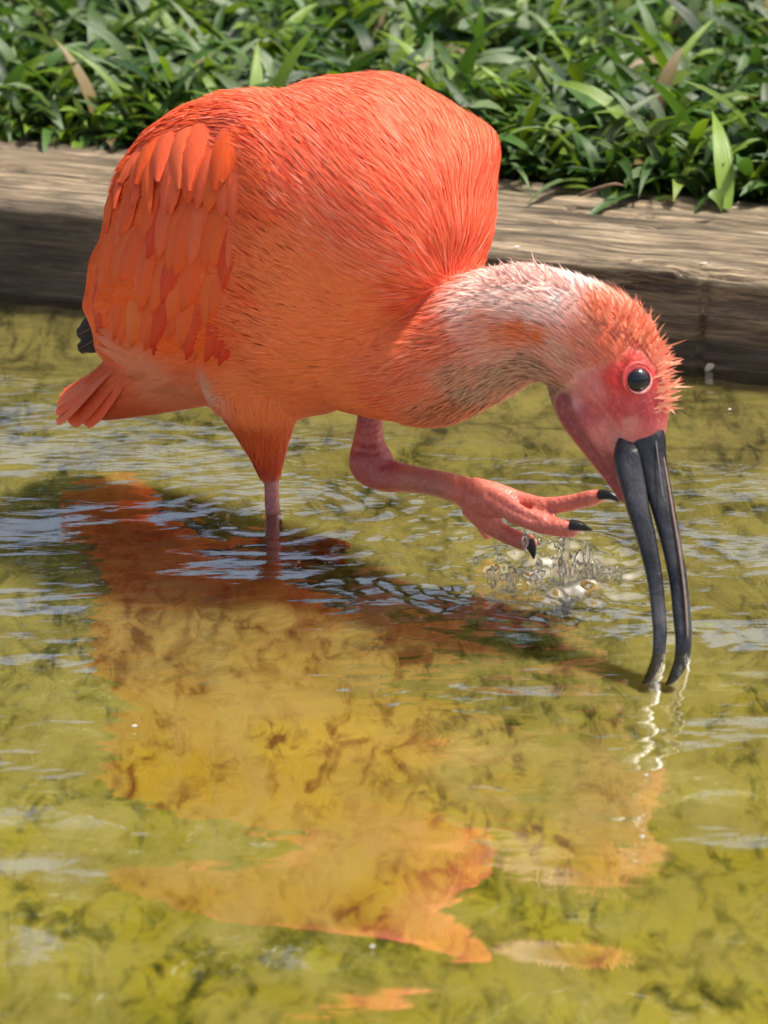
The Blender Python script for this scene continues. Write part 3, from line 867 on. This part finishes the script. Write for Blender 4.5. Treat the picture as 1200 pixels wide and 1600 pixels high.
# large feathers
FEATHER_COLOURS = dict(orange=(.92, .135, .020), coral=(.93, .155, .05), red=(.76, .055, .010), pink=(.91, .27, .125), salmon=(.88, .20, .07), amber=(.92, .175, .026))
FM = {k: mat_feather('feather_' + k, c) for k, c in FEATHER_COLOURS.items()}
FM['black'] = mat_feather('feather_black', (.02, .018, .02))
def feather(name, p0, p1, width, lay, mat, bow=0.0, lift=.0, tip=1.0, free=False, d0=None, d1=None, blunt=False):
    """root pixel / tip pixel on the bird's right side -> blade that hugs the body"""
    r0 = hit(*p0)[0] if d0 is None else at_y(*p0, d0)
    r1 = hit(*p1)[0] if d1 is None else at_y(*p1, d1)
    n = 10; V = []; nc = 5
    mid = None
    pts = []
    for k in range(n + 1):
        t = k / n
        p = r0 * (1 - t) + r1 * t
        if free is False:
            loc, nn, _, _ = bvh.find_nearest(Vector(p)); p = np.array(loc); nn = np.array(nn)
        else:
            nn = np.array(free, float)
        pts.append((p + nn * (lay + lift * t * t - (0 if free is not False else .0085 * (1 - t) ** 4)), nn))
    C = np.array([p for p, _ in pts]); N = np.array([n_ for _, n_ in pts])
    for _ in range(3):
        C[1:-1] = (C[:-2] + 2 * C[1:-1] + C[2:]) / 4; N[1:-1] = (N[:-2] + 2 * N[1:-1] + N[2:]) / 4
    T = np.gradient(C, axis=0); T /= np.linalg.norm(T, axis=1)[:, None]
    wpr = [.15, .42, .68, .86, .96, 1, .98, .92, .78, .52, .08]
    if blunt: wpr = [.5, .7, .82, .9, .95, 1, 1, .98, .93, .80, .30]
    for k in range(n + 1):
        s = np.cross(N[k], T[k]); s /= np.linalg.norm(s)
        nn = np.cross(T[k], s)
        b_ = bow * math.sin(math.pi * k / n)
        for j in range(nc):
            x = (j / (nc - 1) - .5) * 2
            hw = width * .5 * wpr[k] * (tip if k == n else 1)
            V.append(C[k] + s * (x * hw + b_) - nn * (x * x * width * .10) + nn * .0004 * math.sin(7 * k + 3 * j))
    F = [(k * nc + j, k * nc + j + 1, (k + 1) * nc + j + 1, (k + 1) * nc + j) for k in range(n) for j in range(nc - 1)]
    o = link_mesh(name, V, F, mat)
    uvl = o.data.uv_layers.new(name='UVMap')
    for lp in o.data.loops:
        uvl.data[lp.index].uv = ((lp.vertex_index % nc) / (nc - 1), (lp.vertex_index // nc) / n)
    adopt(o)
    return o
rf = random.Random(3)
def lerp(a, b, t): return a + (b - a) * t
# flight feathers and coverts, row over row
ROWS = ((16, (136, 500), (350, 578), (172, 340), (398, 400), .0014, 22, ('orange', 'orange', 'red', 'orange', 'orange', 'amber', 'orange', 'red', 'red', 'orange', 'orange', 'red', 'orange', 'red', 'red', 'red')),
        (15, (138, 440), (352, 520), (182, 280), (402, 345), .0023, 26, ('orange', 'orange', 'orange', 'amber', 'orange', 'coral', 'orange', 'orange', 'red')),
        (14, (156, 378), (368, 445), (200, 232), (404, 285), .0032, 26, ('orange', 'orange', 'coral', 'orange', 'orange', 'red', 'coral')),
        (12, (186, 318), (388, 345), (250, 172), (425, 190), .0041, 18, ('coral', 'orange', 'coral', 'orange', 'coral')))
ROWS = ROWS + ((8, (196, 285), (392, 300), (268, 148), (445, 150), .0050, 12, ('coral', 'orange', 'coral', 'coral')),)
for n_, ta, tb, ra_, rb_, lay, jit, cl in ROWS:
    for i in range(n_):
        t = (i + rf.uniform(-.3, .3)) / (n_ - 1); t = min(1.03, max(-.02, t))
        feather('wing_feather', (lerp(ra_[0], rb_[0], t) + rf.uniform(-8, 8), lerp(ra_[1], rb_[1], t) + rf.uniform(-15, 15)),
                (lerp(ta[0], tb[0], t) + rf.uniform(-9, 9), lerp(ta[1], tb[1], t) + rf.uniform(-jit, jit * .7)),
                rf.uniform(.0135, .0205) * (1.45 if n_ == 8 else 1), lay + rf.uniform(0, .0009), FM[cl[i % len(cl)]], bow=rf.uniform(-.002, .002), lift=rf.uniform(0, .0012))
# pale fold and black tip of the folded wing, tail
VIEWN = -FWD
feather('wing_feather', (262, 566), (160, 512), .013, .0012, FM['salmon'], lift=.002)
feather('wing_feather', (258, 578), (158, 522), .012, .0016, FM['pink'], lift=.002)
feather('wing_feather', (240, 590), (160, 538), .011, .002, FM['pink'], lift=.002)
Yb = float(sag(150, 540)[1])
feather('primary_feather', (176, 496), (120, 524), .016, 0, FM['black'], free=VIEWN, d0=Yb - .02, d1=Yb + .0, tip=5)
feather('primary_feather', (182, 510), (122, 547), .015, 0.001, FM['black'], free=VIEWN, d0=Yb - .02, d1=Yb + .0, tip=5)
TN = np.cross(LATV, sag(110, 655) - sag(240, 560)); TN /= np.linalg.norm(TN)
if TN[2] < 0: TN = -TN
NT = 11
for i in range(NT + 2):
    t = min(1.0, i / (NT - 1) * 2 - 1); ex = max(0, i - NT + 1)                                # -1 far side .. 1 near side
    root = sag(240, 562) + LATV * (t * .020 + .004 * ex) + TN * (.008 - .005 * ex)
    tipp = sag(122, 628) + LATV * t * .026 + TN * (.008 - .016 * t * t - .0025 * ex) - LATV * .002 * ex + (sag(240, 562) - sag(122, 628)) * .10 * ex - (sag(126, 628) - sag(240, 562)) * .06 * t * t
    q0, q1 = proj(root), proj(tipp)
    nn = TN + LATV * (t * .55 + ex * .7); nn /= np.linalg.norm(nn)
    feather('tail_feather', (q0[0], q0[1]), (q1[0], q1[1]), .0235, .002 + .0012 * (1 - abs(t)), FM['salmon' if i % 3 else 'coral'], free=nn, d0=float(root[1]), d1=float(tipp[1]), blunt=True)

# bill
MB = mat_bill()
def by(py): return lerp(-.152, -.215, (py - 668) / 332) if py < 1000 else lerp(-.215, -.222, (py - 1000) / 66)
def bl(px, py, hw, dk=1.0): return [*at_y(px, py, by(py)), hw / 2700 * dk, hw / 2700]
lo = loft([bl(990, 660, 5), bl(982, 685, 14), bl(981, 708, 20.5), bl(984, 735, 20.5), bl(996, 790, 16.5), bl(1012, 850, 13.5), bl(1024, 910, 11), bl(1030, 970, 10.2), bl(1031, 997, 9.8), bl(1027, 1030, 8.5), bl(1014, 1058, 6), bl(1004, 1068, 1.5)],
          side=RGT, nseg=6, nring=28, power=3.2)
lower = link_mesh('lower_bill', lo[0], lo[1], MB); adopt(lower)
up = loft([bl(1006, 636, 8, .9), bl(1009, 662, 20), bl(1012, 688, 25.5), bl(1021, 730, 20), bl(1035, 790, 17), bl(1049, 850, 14.5), bl(1060, 910, 13), bl(1066, 970, 12.6), bl(1068, 997, 12), bl(1065, 1030, 10.5), bl(1052, 1058, 7), bl(1040, 1070, 1.5)],
          side=RGT, nseg=6, nring=28, power=3.0)
upper = link_mesh('upper_bill', up[0], up[1], MB); adopt(upper)
eg = loft([[*(at_y(px, py, by(py) - .0058)), r / 2700, r / 2700] for px, py, r in ((1034, 700, 1), (1041, 740, 2), (1051, 800, 2.2), (1061, 860, 2.2), (1069, 920, 2.0), (1073, 970, 1.8), (1074, 996, 1.2))], side=RGT, nseg=5, nring=8)
edge = link_mesh('bill_edge', eg[0], eg[1], simple('bill_edge_horn', (.16, .105, .075), .45, .5, 300)); adopt(edge, upper)
gr = loft([[*(at_y(px, py, by(py) - .0088 * s)), 1.3 / 2700, 1.3 / 2700] for px, py, s in ((1022, 668, .8), (1026, 700, 1.0), (1031, 740, 1.0), (1036, 780, .98))], side=RGT, nseg=5, nring=8)
groove = link_mesh('nostril_ridge', gr[0], gr[1], simple('nostril_horn', (.10, .085, .09), .4)); adopt(groove, upper)

# eye
ep, en = hit(998, 593)
def uvball(c, r, n, flat=1.0, rings=14, segs=20):
    z = Vector(n).normalized(); x = z.orthogonal().normalized(); y = z.cross(x)
    V = []; F = []
    for i in range(rings + 1):
        a = math.pi * i / rings
        for j in range(segs):
            b_ = 2 * math.pi * j / segs
            V.append(Vector(c) + (x * math.cos(b_) + y * math.sin(b_)) * (r * math.sin(a)) + z * (r * math.cos(a) * flat))
    for i in range(rings):
        for j in range(segs):
            F.append((i * segs + j, i * segs + (j + 1) % segs, (i + 1) * segs + (j + 1) % segs, (i + 1) * segs + j)[::-1])
    return V, F
en2 = en * .6 + VIEWN * .4; en2 /= np.linalg.norm(en2)
ev, ef = uvball(ep - en2 * .0022, .0066, en2, .75)
eye = link_mesh('eye', ev, ef, simple('eye_cornea', (.006, .006, .008), .06, .8)); adopt(eye)
def torus(c, R, r, n, sq=1.0, lid_at=0.0, seg=36, sec=10):
    z = Vector(n).normalized(); x = Vector((0, 0, 1)); x = (x - z * x.dot(z)).normalized(); y = z.cross(x)
    V = []; F = []
    for i in range(seg):
        a = 2 * math.pi * i / seg
        rd = x * math.cos(a) * sq + y * math.sin(a)
        rr_ = r * (.1 + 1.1 * max(0, math.cos(a - lid_at)))
        for j in range(sec):
            b_ = 2 * math.pi * j / sec
            V.append(Vector(c) + rd * (R + rr_ * math.cos(b_)) + z * rr_ * math.sin(b_))
    for i in range(seg):
        for j in range(sec):
            F.append((i * sec + j, ((i + 1) % seg) * sec + j, ((i + 1) % seg) * sec + (j + 1) % sec, i * sec + (j + 1) % sec))
    return V, F
EYE_LOW = math.pi + .7
tv, tf = torus(ep + en2 * .0002, .0067, .00065, en2, 1.05, EYE_LOW)
lid = link_mesh('eyelid', tv, tf, simple('eyelid_skin', (.72, .32, .30), .45, .5, 500)); adopt(lid, eye)
tv, tf = torus(ep - en2 * .0010, .0080, .0012, en2, 1.08, EYE_LOW + math.pi)
lid2 = link_mesh('eye_ring', tv, tf, simple('eye_ring_skin', (.60, .07, .065), .45, .5, 300)); adopt(lid2)

# claws
MC = simple('claw_horn', (.012, .012, .013), .3, .5, 200)
def claw(rows):
    v, f = loft([lg(*r) for r in rows], side=SIDE, nseg=5, nring=12)
    adopt(link_mesh('claw', v, f, MC))
claw([(938, 773, .30, -.1225), (950, 773, .26, -.126), (960, 777, .19, -.128), (967, 784, .04, -.129)])
claw([(892, 820, .32, -.1205), (905, 822, .27, -.1225), (915, 825, .17, -.124), (926, 828, .03, -.125)])
claw([(826, 843, .34, -.0985), (830, 854, .28, -.1000), (833, 863, .2, -.1005), (834, 873, .05, -.1005)])

# crown and nape: long separate spiky feathers standing off the head
spikes = []
sv, sf, scol = [], [], []
MS = plum.data.materials[0]
for i in range(520):
    t = random.random()
    if t < .55:
        px, py = lerp(925, 1052, random.random()), 0
        py = np.interp(px, [925, 960, 1000, 1030, 1045, 1052], [470, 486, 508, 540, 580, 630]) + random.uniform(0, 34)
        base_c = np.array((.92, .36, .22)) * random.uniform(.75, 1.05)
        dirp = Vector((-.25 + .6 * (px - 925) / 127, 0, 1.0)) if px < 1020 else Vector((.5, 0, random.uniform(.2, 1.0)))
        Ls = random.uniform(.007, .017) * (1 if px < 1020 else .6)
    elif t < .7:
        px = random.uniform(1020, 1045); py = random.uniform(560, 650)
        base_c = np.array((.92, .45, .30)); dirp = Vector((.7, 0, random.uniform(.1, .9))); Ls = random.uniform(.004, .010)
    else:
        px = lerp(760, 930, random.random()); py = np.interp(px, [760, 800, 860, 930], [436, 428, 430, 462]) + random.uniform(0, 20)
        base_c = np.array((.9, .58, .52)) * random.uniform(.8, 1.05); dirp = Vector((-.7, .2, .8)); Ls = random.uniform(.006, .014)
    p, n = hit(px, py)
    dv = (dirp.normalized() + Vector(n) * .5 + Vector((random.gauss(0, .26), random.gauss(0, .3), random.gauss(0, .26)))).normalized()
    wv = dv.cross(Vector(VIEWN) + Vector((random.gauss(0, .4), 0, random.gauss(0, .4)))).normalized()
    tw_ = random.choice((.0003, .00045, .0006, .0009)); Ls *= 1 + (tw_ > .0005) * .25
    b0 = len(sv); cur = Vector((random.gauss(0, .15), random.gauss(0, .1), -.1)) * Ls
    for k, wk in enumerate((.6, 1, .7, .05)):
        tt = k / 3; c = Vector(p) - Vector(n) * .001 + dv * Ls * tt + cur * tt * tt
        hw = wk * random.uniform(.8, 1.1) * tw_
        sv += [c - wv * hw, c + wv * hw]; scol += [base_c, base_c]
    sf += [(b0 + 2 * k, b0 + 2 * k + 1, b0 + 2 * k + 3, b0 + 2 * k + 2) for k in range(3)]
cr = link_mesh('crest', sv, sf, MS); color_attr(cr.data, np.clip(np.array(scol), .01, .95)); cr['kind'] = 'stuff'; adopt(cr)

# ------------------------------------------------------------------ splash under the raised foot
MSP = mat_splash()
bm = bmesh.new()
def blob(c, r, sx=1, sy=1, sz=1, seed=0, amp=.35, sub=2):
    res = bmesh.ops.create_icosphere(bm, subdivisions=sub, radius=1.0)
    for v in res['verts']:
        k = 1 + amp * mnoise.noise(v.co * 1.7 + Vector((seed * 3.7, seed, 0)))
        v.co = Vector((v.co.x * sx * r * k + c[0], v.co.y * sy * r * k + c[1], v.co.z * sz * r * k + c[2]))
for i in range(30):
    px = random.gauss(850, 55); py = random.gauss(868, 22)
    if px < 740 or px > 985: continue
    Yw = random.uniform(-.13, -.075); p = at_y(px, py, Yw)
    if p[2] < .001: p[2] = random.uniform(.001, .008)
    blob(p, random.choice((.0006, .0008, .0011, .0014, .0022)), 1, 1, random.uniform(1.0, 2.2), i, .35, 2)
for i, (px, hgt, rad) in enumerate(((873, .020, .0065), (886, .026, .0052), (905, .017, .0075), (918, .022, .0045), (842, .010, .0055), (800, .012, .006), (770, .010, .0055), (935, .010, .007), (955, .007, .008))):
    Yw = -.10 - .012 * random.random(); p = at_y(px, 893, Yw)
    blob((p[0], Yw, hgt * .2), 1, rad * .5, rad * .4, hgt * .55, 100 + i, .95, 4)
me = bpy.data.meshes.new('splash'); bm.to_mesh(me); bm.free()
me.polygons.foreach_set('use_smooth', [True] * len(me.polygons)); me.materials.append(MSP)
spl = bpy.data.objects.new('splash', me); COL.objects.link(spl)
tag(spl, 'clear water splash and droplets under the raised foot', 'splash', kind='stuff')

# ------------------------------------------------------------------ small things
MT = simple('dry_twig', (.16, .10, .06), .8, .3, 200)
tw = loft([[*at_z(905, 305, BH + .006), .0012, .0012], [*at_z(930, 296, BH + .012), .0014, .0014], [*at_z(958, 288, BH + .016), .0012, .0012], [*at_z(975, 290, BH + .014), .0006, .0006]], side=(0, 0, 1), nseg=5, nring=8)
twig = link_mesh('twig', tw[0], tw[1], MT); tag(twig, 'thin dry brown twig lying at the grass edge on the timber', 'twig')

def leafblade(name, p0, p1, up, width, col, label, droop=.0):
    p0, p1 = np.array(p0), np.array(p1); n = 8; V = []; F = []; vn = []
    t_ = p1 - p0; s = np.cross(t_, VIEWN + np.array([.3, 0, .3])); s /= np.linalg.norm(s); nn = np.cross(s, t_ / np.linalg.norm(t_))
    for k in range(n + 1):
        t = k / n; c = p0 + t_ * t + nn * droop * math.sin(math.pi * t) + np.array([0, 0, up * math.sin(math.pi * t)])
        hw = width * .5 * (math.sin(math.pi * min(1, .12 + .88 * t) ** .8) if k < n else .02)
        V += [c - s * hw, c - nn * hw * .3, c + s * hw]; vn += [0, .5, 1]
    for k in range(n):
        for j in range(2): F.append((k * 3 + j, k * 3 + j + 1, k * 3 + j + 4, k * 3 + j + 3))
    o = link_mesh(name, V, F, MAT_LEAF); color_attr(o.data, np.tile(col, (len(V), 1))); vein_attr(o.data, vn)
    tag(o, label, 'leaf'); return o
leafblade('leaf_blade', at_z(1135, 325, BH + .004), at_z(1122, 300, BH + .004) + np.array([-.004, .02, .052]), .004, .014, (.22, .36, .03), 'upright bright yellow green blade rising at the timber edge', .006)
leafblade('leaf_blade', at_z(1110, 300, BH + .02), at_z(1128, 333, BH + .004), .004, .010, (.20, .32, .06), 'pale green blade drooping over the back edge of the timber', .003)
leafblade('leaf_blade', at_z(1060, 290, BH + .01), at_z(1052, 316, BH + .006), .006, .009, (.25, .33, .06), 'yellowish short blade bending down onto the timber top', .002)
leafblade('leaf_blade', at_z(50, 160, BH + .02), at_z(100, 205, BH + .006), .006, .016, (.14, .25, .09), 'pale green leaf lying over the timber beside the shaded end', .003)

MFK = simple('pale_fleck', (.42, .40, .35), .8, .2, 400)
def fleck(p, n, sz, label, group, k):
    r = random.Random(k); z = Vector(n).normalized(); x = z.orthogonal().normalized(); y = z.cross(x); V = []
    for hgt in (0, .0006):
        for i in range(7):
            a_ = 2 * math.pi * i / 7; rd = sz * r.uniform(.6, 1.2)
            V.append(Vector(p) + x * rd * 1.5 * math.cos(a_) + y * rd * math.sin(a_) + z * hgt)
    F = [tuple(range(6, -1, -1)), tuple(range(7, 14))] + [(i, (i + 1) % 7, 7 + (i + 1) % 7, 7 + i) for i in range(7)]
    tag(link_mesh('pale_fleck', V, F, MFK, smooth=False), label, 'fleck', group)
fleck(at_z(1100, 412, BH + .0005), (0, 0, 1), .0020, 'pale fleck on the timber top near its front edge and crack', None, 1)
fleck(at_z(808, 386, BH + .0005), (0, 0, 1), .0017, 'pale fleck on the timber top close to the breast of the bird', None, 2)
fleck(front_top(1110, 572) - NB * .002, -NB, .0025, 'pale fleck on the wet timber front just above the waterline', None, 3)
for k, (px, py) in enumerate(((1140, 640), (1004, 1308), (582, 1480), (1010, 1212), (210, 1135))):
    fleck(at_z(px, py, .0016), (0, 0, 1), .0010, 'tiny pale speck floating on open water', 'pale specks floating on the pool', 10 + k)
